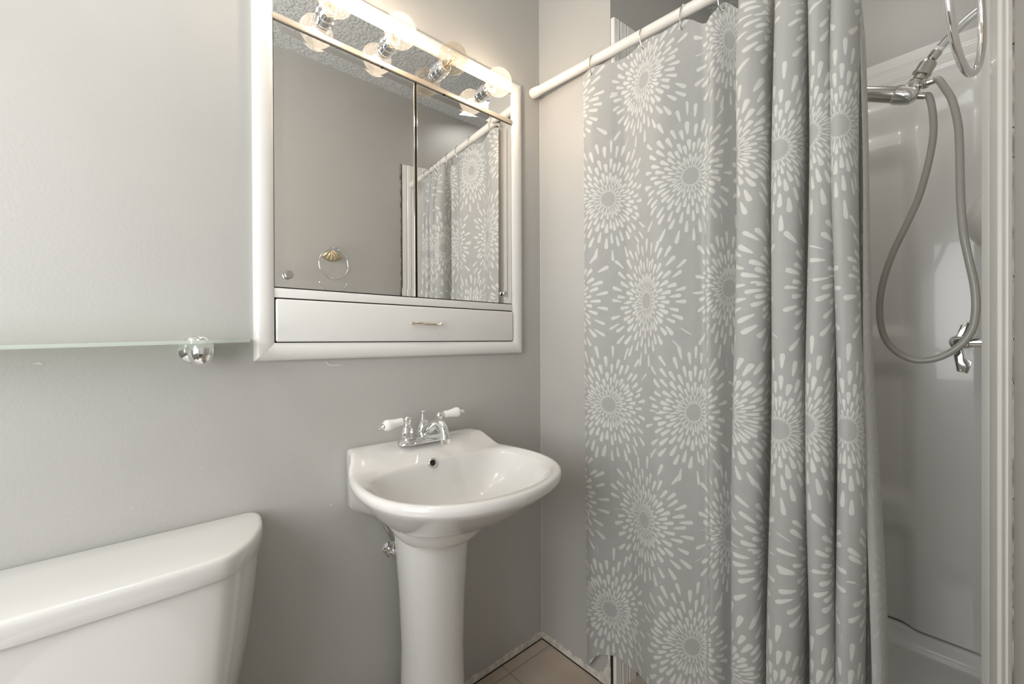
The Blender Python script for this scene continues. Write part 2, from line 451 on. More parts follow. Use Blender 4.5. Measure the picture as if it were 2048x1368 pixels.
# moulded back panel: recessed fields, ledges, rounded right corner
def back_y(x, z):
    y = .948
    right = sstep(.90, .955, x)                     # column on the right stays proud
    f1 = sstep(1.13, 1.19, z) * (1 - sstep(1.74, 1.84, z))      # upper recess
    f2 = sstep(.52, .60, z) * (1 - sstep(.98, 1.055, z))        # lower recess
    f0 = 1 - sstep(.40, .47, z)
    y -= .030 * right
    y -= .022 * (1 - max(f1, f2, f0)) * (1 - right)
    if x > 1.08: y -= (x - 1.08) ** 2 * 9
    if x < .44: y -= (.44 - x) ** 2 * 9
    y -= .02 * sstep(1.86, 2.0, z)
    return min(y, .95)
nx, nz = 130, 190; vs = []; fs = []
for k in range(nz + 1):
    z = .100 + (2.022 - .100) * k / nz
    for i in range(nx + 1):
        x = SX + .006 + (W - .012 - SX) * i / nx; vs.append((x, back_y(x, z), z))
for k in range(nz):
    for i in range(nx):
        q = k * (nx + 1) + i; fs.append((q, q + 1, q + nx + 2, q + nx + 1))
obj('back_panel', MB().add(vs, fs), M['frp'], sh, sharp=60)
# side panels
obj('side_panel', MB().box(SX + .001, SX + .010, .105, .94, .09, ZT), M['frp'], sh, bev=.003)
obj('side_panel', MB().box(W - .008, W - .001, .162, .94, .09, ZT), M['frp'], sh, bev=.003)
# moulded soap ledge bulging from the right wall
mb = MB(); R = []
for k in range(13):
    t = k / 12; z = 1.40 + .155 * t; r = .060 * math.sin(PI * (.12 + .80 * t)) ** .6
    R.append([(W - .0085 - r * 1.15 * math.sin(PI * i / 20), .74 - .12 * math.cos(PI * i / 20) * (r / .06), z + .0) for i in range(21)])
mb.rings(R); obj('soap_ledge', mb, M['frp'], sh, sharp=60)
# pan: threshold, floor, back lip
mb = MB()
prof = [(.125, 0), (.125, .075), (.135, .088), (.165, .092), (.195, .088), (.215, .07), (.235, .048), (.30, .040), (.60, .036), (.84, .040), (.885, .052), (.912, .075), (.926, .0925), (.95, .0935), (.95, 0)]
sp_ = spline([(0, a, b) for a, b in prof[1:-1]], 5)
pp = [(prof[0][0], prof[0][1])] + [(p.y, p.z) for p in sp_] + [(.95, 0)]
mb.rings([[(x, a, b) for a, b in pp] for x in (SX + .005, W - .012)])
obj('shower_pan', mb, simple('pan_fibreglass', (.82, .81, .78), .25, coat=.2), sh, sharp=50)

# ------------------------------------------------------------------ shower fittings
ds = thing('hand_shower', 'chrome shower arm with a hand shower and a long grey hose in its bracket', 'hand shower', (.98, .50, 1.80))
pts = spline([(W - .010, .50, 1.985), (1.115, .50, 1.982), (1.085, .50, 1.967), (1.055, .50, 1.943), (1.030, .50, 1.918)], 8)
obj('shower_arm', MB().tube(pts, .0105), M['chrome'], ds)
obj('wall_flange', MB().lathe([(.030, 0), (.030, .003), (.022, .010), (.011, .013)], (W - .0088, .50, 1.985), (-1, 0, 0)), M['chrome'], ds)
d = Vector((-.62, 0, -.785)).normalized(); q = Vector((1.0325, .50, 1.920))
obj('thread_tape', MB().lathe([(.0098, 0), (.0102, .004), (.0098, .010)], q, d), M['tape'], ds)
q2 = q + d * .010
obj('hex_nut', MB().lathe([(.0115, 0), (.0125, .001), (.0125, .019), (.0115, .021), (.007, .023), (.007, .028)], q2, d, n=6), M['nickel'], ds, bev=.0006)
q3 = q2 + d * .026
dd = Vector((-.50, 0, -.866)).normalized()
obj('swivel_collar', MB().lathe([(.010, 0), (.017, .002), (.0195, .008), (.0195, .026), (.0215, .030), (.0215, .034), (.017, .036)], q3, dd), M['nickel'], ds)
q4 = q3 + dd * .036
obj('diverter_body', MB().lathe([(.0135, 0), (.0135, .010), (.0175, .014), (.0175, .038), (.0120, .042), (.0105, .062)], q4, dd), M['nickel'], ds)
q5 = q4 + dd * .030
ax = Vector((.93, -.25, -.10)).normalized()
obj('diverter_outlet', MB().lathe([(.011, .004), (.011, .016), (.0075, .017), (.0075, .019), (.0135, .021), (.0135, .030), (.0095, .031), (.0090, .044)], q5, ax, n=12), M['nickel'], ds, bev=.0005)
obj('swivel_knob', MB().lathe([(.013, 0), (.013, .006), (.006, .008), (.006, .011)], q5 + Vector((-.002, -.013, 0)), (-.1, -1, 0)), M['chrome'], ds)
# bracket sleeve and wand: wand runs left, slightly nearer the camera plane
g0 = Vector((.985, .492, 1.805)); gd = Vector((-.90, -.10, .40)).normalized()
obj('bracket', MB().lathe([(.011, -.004), (.0175, 0), (.0225, .010), (.0250, .028), (.0250, .048), (.0235, .050)], g0, gd, sx=1, sy=1), M['chrome'], ds)
wand = obj('wand', MB().lathe([(.008, -.018), (.009, -.002), (.0175, .004), (.0212, .050), (.0205, .09), (.0190, .16), (.0190, .20), (.026, .22), (.040, .235), (.042, .245), (.038, .25)], g0, gd), M['nickel'], ds)
# hose
hp = [(0.998, .4905, 1.8045), (1.0070, .4880, 1.7970), (1.0169, 0.4765, 1.7438), (1.0193, 0.4698, 1.6855), (1.014, 0.463, 1.6264), (1.0045, 0.4563, 1.5685), (0.9905, 0.4495, 1.5047), (0.9713, 0.4428, 1.4481), (0.942, 0.436, 1.3673), (0.9219, 0.4293, 1.2877), (0.9154, 0.4225, 1.2115), (0.9236, 0.4158, 1.1441), (0.945, 0.409, 1.1014), (0.9748, 0.405, 1.0779), (1.003, 0.405, 1.0721), (1.036, 0.405, 1.0822), (1.0684, 0.405, 1.11), (1.0899, 0.405, 1.1506), (1.0965, 0.405, 1.2002), (1.0944, 0.405, 1.258), (1.0853, 0.405, 1.3222), (1.076, 0.405, 1.3914), (1.071, 0.4164, 1.4771), (1.0693, 0.4279, 1.5558), (1.0681, 0.4393, 1.6197), (1.065, 0.4507, 1.6806), (1.0545, 0.4621, 1.7495), (1.0393, 0.4736, 1.7951), (1.0193, 0.485, 1.8269), (1.009, .486, 1.834)]
tip = q5 + ax * .042
hp[-3:] = [(1.0400, .473, 1.7940), tuple(tip + ax * .010 + Vector((0, 0, -.002))), tuple(tip - ax * .003)]
hp[0] = tuple(g0 - gd * .014); hp[1] = tuple(g0 - gd * .026 + Vector((0, 0, -.001)))
obj('shower_hose', MB().tube(spline(hp, 8), .0080, 14), M['hose'], ds)
# valve
vt = thing('shower_valve', 'chrome shower tap with a winged lever handle on the stall side wall', 'tap', (W - .008, .45, 1.12))
obj('escutcheon', MB().lathe([(.05, 0), (.05, .004), (.040, .010), (.018, .014)], (W - .0088, .45, 1.12), (-1, 0, 0), n=40), M['chrome'], vt)
obj('stem', MB().lathe([(.0145, 0), (.0145, .050), (.0165, .052), (.0165, .076), (.012, .083), (.004, .086)], (W - .012, .45, 1.12), (-1, 0, 0)), M['chrome'], vt)
def blade(o):
    return MB().rings([[(x, y, z) for x, z in o] for y in (.443, .456)])
obj('lever', blade([(1.060, 1.112), (1.058, 1.085), (1.0635, 1.045), (1.082, 1.040), (1.091, 1.070), (1.078, 1.079), (1.0755, 1.096), (1.077, 1.112)]), M['chrome'], vt, bev=.0012)
obj('lever', blade([(1.056, 1.116), (1.054, 1.131), (1.063, 1.137), (1.070, 1.163), (1.083, 1.172), (1.088, 1.160), (1.079, 1.135), (1.079, 1.118)]), M['chrome'], vt, bev=.0012)

# ------------------------------------------------------------------ curtain rod, rings, curtain
def rod_y(x): return -.0430 + .0867 * x
RZ = 2.040
rd = thing('curtain_rod', 'white enamelled tension rod across the shower opening', 'curtain rod', (W / 2, rod_y(W / 2), RZ))
p0 = Vector((.0, rod_y(0), RZ)); p1 = Vector((1.1305, rod_y(1.1305), RZ)); rdv = (p1 - p0).normalized()
obj('tube', MB().tube([p0 + rdv * .03, p0 + rdv * .76], .0150, 28), M['rod'], rd)
obj('inner_tube', MB().tube([p0 + rdv * .74, p1 - rdv * .01], .0130, 28), M['rod'], rd)
cap = [(.0165, 0), (.0180, .003), (.0180, .020), (.0165, .023), (.0175, .026), (.0175, .031), (.0155, .034)]
obj('end_cap', MB().lathe(cap, p0 + rdv * .001, rdv), M['rod'], rd)
obj('end_cap', MB().lathe(cap, p1 - rdv * .0105, -rdv), M['rod'], rd)

# curtain cross-section: nodes (X, offset behind the rod plane), fabric coordinate marks
nodes_top = [(.226, .000), (.262, -.010), (.318, .003), (.372, .022), (.441, .000), (.500, -.022), (.577, .010), (.606, .022), (.628, -.004), (.645, .010), (.664, .040),
     (.690, .070), (.702, .040), (.697, .000), (.708, -.030), (.735, -.040), (.762, -.026), (.768, .010), (.762, .070), (.772, .100), (.783, .070),
     (.776, .010), (.784, -.026), (.806, -.038), (.830, -.026), (.836, .010), (.830, .070), (.838, .098), (.847, .070),
     (.842, .010), (.848, -.024), (.865, -.036), (.882, -.024), (.887, .010), (.881, .070), (.888, .096), (.897, .070),
     (.885, .010), (.889, -.020), (.904, -.032), (.922, -.022), (.930, .010), (.918, .060), (.912, .088), (.916, .095), (.921, .085), (.926, .055), (.928, .030), (.927, .014)]
nodes_bot = [(.232, .000), (.268, -.012), (.322, .003), (.378, .024), (.441, .000), (.500, -.022), (.577, .008), (.604, .020), (.622, -.002), (.640, .010), (.655, .040),
     (.678, .070), (.686, .040), (.676, .000), (.686, -.032), (.712, -.042), (.738, -.028), (.745, .010), (.742, .075), (.752, .105), (.766, .075),
     (.758, .010), (.768, -.028), (.795, -.042), (.824, -.028), (.832, .010), (.826, .075), (.836, .100), (.848, .070),
     (.840, .010), (.848, -.028), (.868, -.040), (.888, -.026), (.893, .010), (.886, .070), (.893, .096), (.903, .070),
     (.897, .010), (.904, -.026), (.921, -.038), (.939, -.022), (.944, .012), (.936, .060), (.945, .095), (.966, .105), (.976, .092), (.974, .060), (.966, .034), (.951, .022)]
def path(ns): return spline([(a, b, 0) for a, b in ns], 10)
PT, PB = path(nodes_top), path(nodes_bot)
npt = len(PT)
# arc length of the middle section, then warped so that the printed bursts land on the pleat fronts
PM = [(a + b) / 2 for a, b in zip(PT, PB)]
arc = [0]
for i in range(1, npt): arc.append(arc[-1] + (PM[i] - PM[i - 1]).length)
L_ = CU_L
marks = [(0, 0), (2, .09), (4, .09 + L_), (6, .09 + 2 * L_), (10, .09 + 3 * L_), (13.2, .09 + 4 * L_), (18.5, .09 + 5 * L_), (22.6, .09 + 6 * L_), (26.6, .09 + 7 * L_), (30.0, .09 + 8 * L_), (34.5, .09 + 9 * L_), (39, .09 + 10 * L_), (43, .09 + 11 * L_), (47, .09 + 12 * L_ - .03), (48, .09 + 12 * L_)]
def fab(i):
    t = i / 10
    for (a, ua), (b, ub) in zip(marks, marks[1:]):
        if t <= b + 1e-9:
            ia, ib = arc[int(a * 10)], arc[min(int(b * 10), npt - 1)]
            return ua + (ub - ua) * (arc[i] - ia) / max(1e-6, ib - ia)
    return marks[-1][1]
FU = [fab(i) for i in range(npt)]
hookx = [.262, .440, .558, .658, .712, .758, .797, .838, .868, .893, .918, .942]
hook_i = []
def nearest_i(x, lo):
    best = min(range(lo, npt), key=lambda i: abs(PT[i].x - x) + .02 * abs(i - lo) / npt)
    return best
lo = 0
for hx in hookx:
    i = nearest_i(hx, lo); hook_i.append(i); lo = min(i + 8, npt - 1)
hook_u = [FU[i] for i in hook_i]
def top_z(u):
    dmin = min(abs(u - h) for h in hook_u)
    if u < hook_u[0]: a = .032
    elif u < hook_u[1]: a = .013
    elif u < hook_u[2]: a = .012
    elif u < hook_u[3]: a = .034
    else: a = .028
    return 2.018 - a * sstep(.0, .085, dmin)
def bot_z(u):
    return .104 - .062 * (1 - sstep(.0, .055, u)) + .004 * math.sin(u * 31) + .018 * math.exp(-((u - .10) / .035) ** 2)
NV = 110; vs = []; fs = []; uvs = []
for k in range(NV + 1):
    t = k / NV
    for i in range(npt):
        u = FU[i]; zt, zb = top_z(u), bot_z(u)
        z = zb + (zt - zb) * t
        f = (z - .1) / 1.9
        p = PB[i].lerp(PT[i], max(0, min(1, f)))
        x = p.x; yo = p.y
        # pinch towards the rod near the top, softer folds
        g = sstep(1.80, 2.02, z)
        yo = yo * (1 - .55 * g)
        x += .0035 * math.sin(z * 5.1 + u * 9) * (1 - g) * (1 if u > .12 else .3)
        yo += .004 * math.sin(z * 3.7 + u * 14) * (1 - g) * (1 if u > .15 else .15)
        y = rod_y(x) + yo
        if x < SX + .01: y = min(y, -.0045)
        vs.append((x, y, z)); uvs.append((u, z + .012 * math.sin(u * 7)))
for k in range(NV):
    for i in range(npt - 1):
        q = k * npt + i; fs.append((q, q + 1, q + npt + 1, q + npt))
me = bpy.data.meshes.new('shower_curtain'); me.from_pydata(vs, [], fs); me.update()
uvl = me.uv_layers.new(name='UVMap')
for poly in me.polygons:
    for li in poly.loop_indices:
        uvl.data[li].uv = uvs[me.loops[li].vertex_index]
me.shade_smooth(); me.materials.append(M['curtain'])
cu = bpy.data.objects.new('shower_curtain', me); COL.objects.link(cu)
tag(cu, 'grey shower curtain printed with white sunbursts, bunched in pleats at the right', 'shower curtain')

words = ['nearest the sink wall', 'second from the sink wall', 'third from the sink wall', 'fourth from the sink wall', 'fifth from the sink wall', 'sixth from the sink wall',
         'seventh from the sink wall', 'eighth from the sink wall', 'fourth from the stall side', 'third from the stall side', 'second from the stall side', 'last before the bare end of the rod']
def ring_pts(n=28):
    out = []
    for i in range(n):
        a = 2 * PI * i / n
        out.append(Vector((.0, .0215 * math.sin(a) * (1 - .25 * max(0, -math.cos(a))), .033 * math.cos(a))))
    return out
rmb = MB(); rmb.tube(ring_pts(), .0016, 8, closed=True)
proto = None
for k, (i, hx) in enumerate(zip(hook_i, hookx)):
    x = PT[i].x; loc = Vector((x, rod_y(x), 2.0245))
    if proto is None:
        proto = obj('curtain_ring', rmb, M['nickel'])
        proto.rotation_euler = (0, 0, 0); o = proto
    else:
        o = proto.copy(); COL.objects.link(o)
    o.location = loc; o.rotation_euler = (0, random.uniform(-.15, .15), math.atan(.0867) + random.uniform(-.5, .5))
    tag(o, 'thin wire curtain ring on the white rod, ' + words[k], 'curtain ring', 'wire rings holding the shower curtain')

# ------------------------------------------------------------------ medicine cabinet with light strip
cab = thing('medicine_cabinet', 'white framed mirror cabinet with a bottom drawer and a lit mirror strip on top', 'cabinet', (0, -.52, 1.082))
Y0, Y1, Z0, Z1 = -.9385, -.1045, 1.0835, 2.0435
yi0, yi1, zi0, zi1 = -.8965, -.1475, 1.1255, 1.9995
obj('gap_shade_sheet', MB().box(.0003, .0012, yi0 - .01, yi1 + .01, zi0 - .01, zi1 + .01), M['dark'], cab, smooth=False)  # black sheet painting in the shade behind the drawer and door gaps
# frame moulding: four mitred lengths with a rounded profile
def mould(a_out, b_out, a_in, b_in):
    prof = [(0, 0), (0, .009), (.10, .0135), (.30, .0165), (.55, .0165), (.80, .0135), (.97, .0085), (1, .0075), (1, 0)]
    R = []
    for (o, i_) in ((a_out, a_in), (b_out, b_in)):
        R.append([(h, lerp(o[0], i_[0], t), lerp(o[1], i_[1], t)) for t, h in prof])
    return MB().rings(R)
g_ = .0003
for so, eo, si, ei in (((Y0, Z0), (Y1, Z0), (yi0, zi0), (yi1, zi0)), ((Y1, Z0 + g_), (Y1, Z1 - g_), (yi1, zi0 + g_), (yi1, zi1 - g_)),
                       ((Y1, Z1), (Y0, Z1), (yi1, zi1), (yi0, zi1)), ((Y0, Z1 - g_), (Y0, Z0 + g_), (yi0, zi1 - g_), (yi0, zi0 + g_))):
    obj('frame', mould(so, eo, si, ei), M['white'], cab, sharp=50)
# strip between doors and drawer
obj('divider_rail', MB().box(.0008, .0065, yi0, yi1, 1.2335, 1.2560), M['white'], cab, bev=.0008)
dr = obj('drawer', MB().box(.002, .0125, yi0 + .003, yi1 - .003, zi0 + .0025, 1.2300), M['white'], cab, bev=.004, seg=3)
hmb = MB(); hy0, hy1, hz = -.556, -.452, 1.179
hmb.lathe([(.0025, 0), (.0058, .002), (.0058, .006)] + [(r, .006 + .0016 * i) for i, r in enumerate((.004, .0062, .004, .0062, .004, .0062, .004))] + [(.0048, .020), (.0052, .052), (.0048, .084)]
          + [(r, .088 + .0016 * i) for i, r in enumerate((.004, .0062, .004, .0062, .004, .0062, .004))] + [(.0058, .100), (.0058, .102), (.0025, .104)], (.030, hy0, hz), (0, 1, 0), n=20)
hmb.lathe([(.0045, 0), (.003, .003), (.003, .018)], (.0125, hy0 + .017, hz), (1, 0, 0), n=16)
hmb.lathe([(.0045, 0), (.003, .003), (.003, .018)], (.0125, hy1 - .017, hz), (1, 0, 0), n=16)
hd = obj('handle', hmb, M['brass'], dr); hd['label'] = 'slim polished bar handle'
# mirror doors with bevelled borders
def mirror_door(y0, y1, z0, z1, bl, br):
    x0, x1 = .0016, .0036; b = .021; dx = b * math.tan(math.radians(1.75))
    ya = y0 + (b if bl else .0); yb = y1 - (b if br else .0); za = z0 + b; zb = z1 - b
    xo = x1 + dx        # the cut glass border throws the view the other way, as a silvered bevel does
    v = [(xo if bl else x1, y0, z0), (xo if br else x1, y1, z0), (xo if br else x1, y1, z1), (xo if bl else x1, y0, z1), (x1, ya, za), (x1, yb, za), (x1, yb, zb), (x1, ya, zb)]
    v[0] = (xo, y0, z0); v[1] = (xo, y1, z0); v[2] = (xo, y1, z1); v[3] = (xo, y0, z1)
    if not bl: v[4] = (x1, y0 + .0005, za); v[7] = (x1, y0 + .0005, zb)
    if not br: v[5] = (x1, y1 - .0005, za); v[6] = (x1, y1 - .0005, zb)
    return MB().add([(.0014, y0, z0), (.0014, y1, z0), (.0014, y1, z1), (.0014, y0, z1)] + v,
                    [(0, 3, 2, 1), (8, 9, 10, 11), (4, 5, 9, 8), (5, 6, 10, 9), (6, 7, 11, 10), (7, 4, 8, 11), (0, 1, 5, 4), (1, 2, 6, 5), (2, 3, 7, 6), (3, 0, 4, 7)])
doors = []
for (y0, y1, bl, br, ky, nm) in ((-.8945, -.5275, True, False, -.8655, 'left'), (-.5195, -.1495, False, True, -.1865, 'right')):
    dm = obj('mirror_door', mirror_door(y0, y1, 1.2590, 1.8885, bl, br), M['mirror'], cab, smooth=False); doors.append(dm)
    kb = obj('knob', MB().lathe([(.003, 0), (.003, .005), (.0095, .006), (.0105, .009), (.0095, .0115), (.0075, .012)], (.0036, ky, 1.2895), (1, 0, 0), n=8), M['nickel'], dm, smooth=False)
    ye = y1 if nm == 'left' else y0
    ys = (ye - .0015, ye + .0012) if nm == 'left' else (ye - .0012, ye + .0015)
    obj('edge_strip', MB().box(.0014, .0062, ys[0], ys[1], 1.2590, 1.8885), M['brass'], dm, bev=.0005)
# rail under the lights and mirrored strip
obj('light_rail', MB().box(.0008, .0105, yi0, yi1, 1.8905, 1.9045), M['cream'], cab, bev=.0012)
ml = obj('mirror_panel', MB().box(.0014, .0036, yi0, yi1, 1.9050, zi1), M['mirror'], cab, smooth=False)
for y in (-.525 - .10, -.525 + .10):
    obj('hinge_screw', MB().lathe([(.003, 0), (.003, .0012), (.001, .0016)], (.006, y, 1.8903), (0, 0, -1), n=12), M['dark'], cab)
bulb_y = (-.776, -.608, -.441, -.268); BZ = 1.957; BX = .080
for k, y in enumerate(bulb_y):
    sk = obj('socket', MB().lathe([(.0235, 0), (.0235, .004), (.0205, .006), (.0205, .016), (.0220, .018), (.0220, .022), (.0195, .024), (.0195, .036), (.0180, .039), (.0180, .034)], (.0036, y, BZ), (1, 0, 0), n=36, cap1=False), M['chrome'], cab)
    obj('socket_liner', MB().lathe([(.0170, .030), (.0170, .0405), (.0155, .0415), (.0140, .0385)], (.0036, y, BZ), (1, 0, 0), n=30, cap1=False), M['porc_w'], sk)
bword = ['lit clear globe bulb nearest the left end of the cabinet light strip', 'lit clear globe bulb second from the left on the cabinet light strip',
         'unlit clear globe bulb third from the left on the cabinet light strip', 'lit clear globe bulb at the right end of the cabinet light strip']
for k, y in enumerate(bulb_y):
    b = thing('light_bulb', bword[k], 'light bulb', (.040, y, BZ), 'globe bulbs on the cabinet light strip')
    R_ = .0425; lit = k != 2
    prof = [(.0125, -.044), (.0130, -.040), (.0165, -.0365)] + [(R_ * math.sin(a), -R_ * math.cos(a)) for a in [PI * (.155 + .845 * i / 26) for i in range(27)]]
    obj('glass_globe', MB().lathe(prof, (BX, y, BZ), (1, 0, 0), n=48, cap0=False, cap1=False), M['bulb' if lit else 'bulb_amber'], b, sharp=180)
    obj('screw_base', MB().lathe([(.0125, -.0455), (.0130, -.043), (.0118, -.041), (.0130, -.039), (.0128, -.036)], (BX, y, BZ), (1, 0, 0), n=24), M['brass'], b)
    st = MB(); st.lathe([(.0050, -.036), (.0042, -.022), (.0030, -.012), (.0022, -.010)], (BX, y, BZ), (1, 0, 0), n=14)
    for s in (-1, 1): st.tube([(BX - .012, y + s * .002, BZ), (BX - .002, y + s * .008, BZ + .001), (BX + .006, y + s * .011, BZ + .002)], .0004, 6)
    obj('stem', st, M['bulb'] if lit else M['gold'], b)
    fl = MB(); fp = [(BX + .006 + .003 * math.sin(i * 1.6), y - .011 + .022 * i / 14, BZ + .002 + .0015 * math.cos(i * 1.6)) for i in range(15)]
    fl.tube(fp, .0009 if lit else .0004, 6)
    obj('filament', fl, M['filament'] if lit else M['gold'], b)
    if lit:
        ld = bpy.data.lights.new('bulb_glow', 'POINT'); ld.energy = 1.95; ld.color = (1, .80, .60); ld.shadow_soft_size = .012
        lo_ = bpy.data.objects.new('bulb_glow', ld); lo_.location = (BX + .006, y, BZ); COL.objects.link(lo_)

# ------------------------------------------------------------------ glass shelf
sf = thing('glass_shelf', 'frosted glass wall shelf on a round chrome clamp, left of the cabinet', 'shelf', (0, -1.03, 1.12))
mb = MB(); yc = -1.62; ye = -.947
def shelf_front(y):
    if y < ye - .10: return .130
    t = (y - (ye - .10)) / .10; return .130 * math.sqrt(max(0, 1 - t ** 2.2))
ys = [yc + (ye - .10 - yc) * i / 12 for i in range(12)] + [ye - .10 + .10 * (1 - (1 - i / 24) ** 2) for i in range(25)]
def zb(y): return 1.1180 + .012 * (y + 1.31) / .36 * .85
top = []; bot = []
pts = [(.004, yc)] + [(shelf_front(y), y) for y in ys] + [(.004, ye)]
mb.rings([[(x, y, zb(y)) for x, y in pts], [(x, y, zb(y) + .0065) for x, y in pts]])
obj('glass_plate', mb, M['shelfglass'], sf, bev=.0008)
def clamp(y):
    zc = zb(y)
    e = obj('clamp', MB().lathe([(.0285, 0), (.0285, .003), (.026, .009), (.015, .013), (.011, .018), (.011, .034)], (.0003, y - .010, zc - .014), (1, 0, 0), n=36)
        .lathe([(.0235 * math.sin(a), -.0330 * math.cos(a)) for a in [PI * .60 * i / 14 for i in range(15)]] + [(.0200, .0135)], (.045, y, zc - .0140), n=36), M['chrome'], sf, sharp=50)
    obj('clamp_cap', MB().lathe([(.0135, 0), (.0130, .003), (.009, .0075), (.004, .0098), (.0005, .0102)], (.045, y, zc + .0067), n=30), M['chrome'], sf)
clamp(-1.039); clamp(-1.52)

# ------------------------------------------------------------------ pedestal sink
CY = -.533
sink = thing('pedestal_sink', 'white porcelain pedestal sink with a shell-curved basin, in the corner', 'sink', (.15, CY, 0))
half = [(.003, .199), (.035, .200), (.058, .207), (.078, .214), (.105, .229), (.150, .244), (.200, .254), (.250, .257), (.300, .252), (.350, .237), (.395, .210), (.430, .173), (.455, .130), (.471, .086), (.480, .043), (.483, 0)]
hs = spline([(a, b * (1 - .02 * sstep(.06, .2, a)), 0) for a, b in half], 8)
out = [(p.x, p.y) for p in hs] + [(p.x, -p.y) for p in reversed(hs[:-1])]
NA = 160; C0 = (.262, 0)
poly = out
def radial(poly, th):
    dx, dy = math.cos(th), math.sin(th); best = 0
    n = len(poly)
    for i in range(n):
        x1, y1 = poly[i][0] - C0[0], poly[i][1]; x2, y2 = poly[(i + 1) % n][0] - C0[0], poly[(i + 1) % n][1]
        den = dx * (y2 - y1) - dy * (x2 - x1)
        if abs(den) < 1e-12: continue
        t = (x1 * (y2 - y1) - y1 * (x2 - x1)) / den
        s = (x1 * dy - y1 * dx) / den
        if t > 0 and -1e-6 <= s <= 1 + 1e-6: best = max(best, t)
    return best
hb = spline([(a, b, 0) for a, b in [(.128, 0), (.129, .06), (.134, .12), (.146, .172), (.170, .203), (.205, .221), (.250, .227), (.300, .222), (.345, .204), (.385, .174), (.418, .125), (.438, .070), (.445, 0)]], 8)
basin = [(p.x, p.y) for p in hb] + [(p.x, -p.y) for p in reversed(hb[1:-1])]
ths = [2 * PI * i / NA for i in range(NA)]
RO = [radial(out, t) for t in ths]; RB = [radial(basin, t) for t in ths]
ZR = .8095
def raise_(x, y):
    return .036 * (1 - sstep(.055, .125, x)) * (1 - .0 * abs(y))
def pt(i, r, z, c=C0, add=True, lim=None):
    x = c[0] + r * math.cos(ths[i]); y = c[1] + r * math.sin(ths[i])
    return [max(x, .003), CY + y, z]
R = []
# underside, from the pedestal outwards
def pedr(i): return .085
PC = (.150, 0)
for k in range(15):
    t = k / 14; ring = []
    for i in range(NA):
        xo = C0[0] + RO[i] * math.cos(ths[i]); yo = RO[i] * math.sin(ths[i])
        xp = PC[0] + .075 * math.cos(ths[i]); yp = .090 * math.sin(ths[i])
        s = t
        x = lerp(xp, xo * .985 + .004, s); y = lerp(yp, yo * .985, s)
        ap = 1 - sstep(.05, .16, xo)
        z = lerp(.648, .787, t ** 1.5)
        za = lerp(.648, .700, t ** 1.1)
        z = lerp(z, za, ap)
        ring.append((max(x, .003), CY + y, z))
    R.append(ring)
def top_ring(fr, z, base='O', add=1):
    ring = []
    for i in range(NA):
        r = RO[i] * fr if base == 'O' else RB[i] * fr
        x = C0[0] + r * math.cos(ths[i]); y = r * math.sin(ths[i])
        xo = C0[0] + RO[i] * math.cos(ths[i])
        if base == 'O' and xo < .05 : x = max(x, xo + (1 - fr) * .10)
        ring.append((max(x, .003), CY + y, z + add * raise_(x, y)))
    return ring
def mix_ring(t, z):
    ring = []
    for i in range(NA):
        r = lerp(RO[i] * .955, RB[i] * 1.04, t); x = C0[0] + r * math.cos(ths[i]); y = r * math.sin(ths[i])
        ring.append((max(x, .003), CY + y, z + raise_(x, y)))
    return ring
R.append(top_ring(1.0, .7935)); R.append(top_ring(.999, .8015)); R.append(top_ring(.990, .8075)); R.append(top_ring(.974, .8105)); R.append(mix_ring(0, .811))
R.append(mix_ring(.35, .8105)); R.append(mix_ring(.7, .8095)); R.append(mix_ring(1, .8075))
for fr, z in ((1.0, .8035), (.975, .797), (.95, .787), (.91, .770), (.84, .748), (.75, .728), (.62, .708), (.46, .694), (.30, .686), (.16, .682), (.07, .680)):
    R.append([(max(C0[0] + RB[i] * fr * math.cos(ths[i]) - (1 - fr) * .02, .003), CY + RB[i] * fr * math.sin(ths[i]), z + raise_(C0[0] + RB[i] * fr * math.cos(ths[i]), 0) * (fr > .9)) for i in range(NA)])
obj('basin', MB().rings(R, True, True, True), M['porc'], sink, sharp=62)
obj('drain', MB().lathe([(.023, 0), (.023, .002), (.018, .003), (.016, .001), (.003, .001)], (C0[0] - .018, CY, .6800), n=32), M['chrome'], sink)
# overflow ring set in the back slope of the basin
of_ = Vector((.1325, CY - .014, .801)); on_ = Vector((.93, 0, .36)).normalized()
obj('overflow', MB().lathe([(.0125, -.004), (.0128, .0015), (.0105, .0032), (.0082, .0018), (.0078, -.003)], of_, on_, n=32, cap1=False), M['nickel'], sink)
obj('overflow_hole', MB().lathe([(.0079, -.002), (.0079, .0004)], of_, on_, n=24), M['dark'], sink)
# pedestal: tapering column with flared collar
def ped_ring(z, cx, rx, ry, flat=.0):
    ring = []
    for i in range(64):
        a = 2 * PI * i / 64; c, s = math.cos(a), math.sin(a)
        x = cx + rx * math.copysign(abs(c) ** .85, c); y = CY + ry * math.copysign(abs(s) ** .85, s)
        ring.append((max(x, .02), y, z))
    return ring
colR = [ped_ring(z, cx, rx, ry) for z, cx, rx, ry in ((0, .118, .105, .112), (.012, .120, .118, .112), (.03, .112, .100, .104), (.07, .104, .096, .092), (.15, .104, .086, .083), (.30, .104, .082, .080), (.45, .104, .086, .086), (.56, .104, .092, .094), (.625, .104, .097, .100), (.66, .104, .099, .103))]
obj('pedestal', MB().rings(colR), M['porc'], sink, sharp=50)
def colr(z): return z
mb = MB(); RR = []
for k in range(9):
    t = k / 8; ring = []
    for i in range(64):
        a = 2 * PI * i / 64; c, s = math.cos(a), math.sin(a)
        fr = max(0, c)                          # front
        dip = .045 * fr ** 1.2
        rx = lerp(.075, .110, t ** .7); ry = lerp(.102, .146, t ** .6)
        z0 = .624 - dip * .25; z1 = .672
        ring.append((max(.162 + rx * c, .02), CY + ry * s, lerp(z0, z1, t)))
    RR.append(ring)
mb.rings(RR); obj('collar', mb, M['porc'], sink, sharp=50)

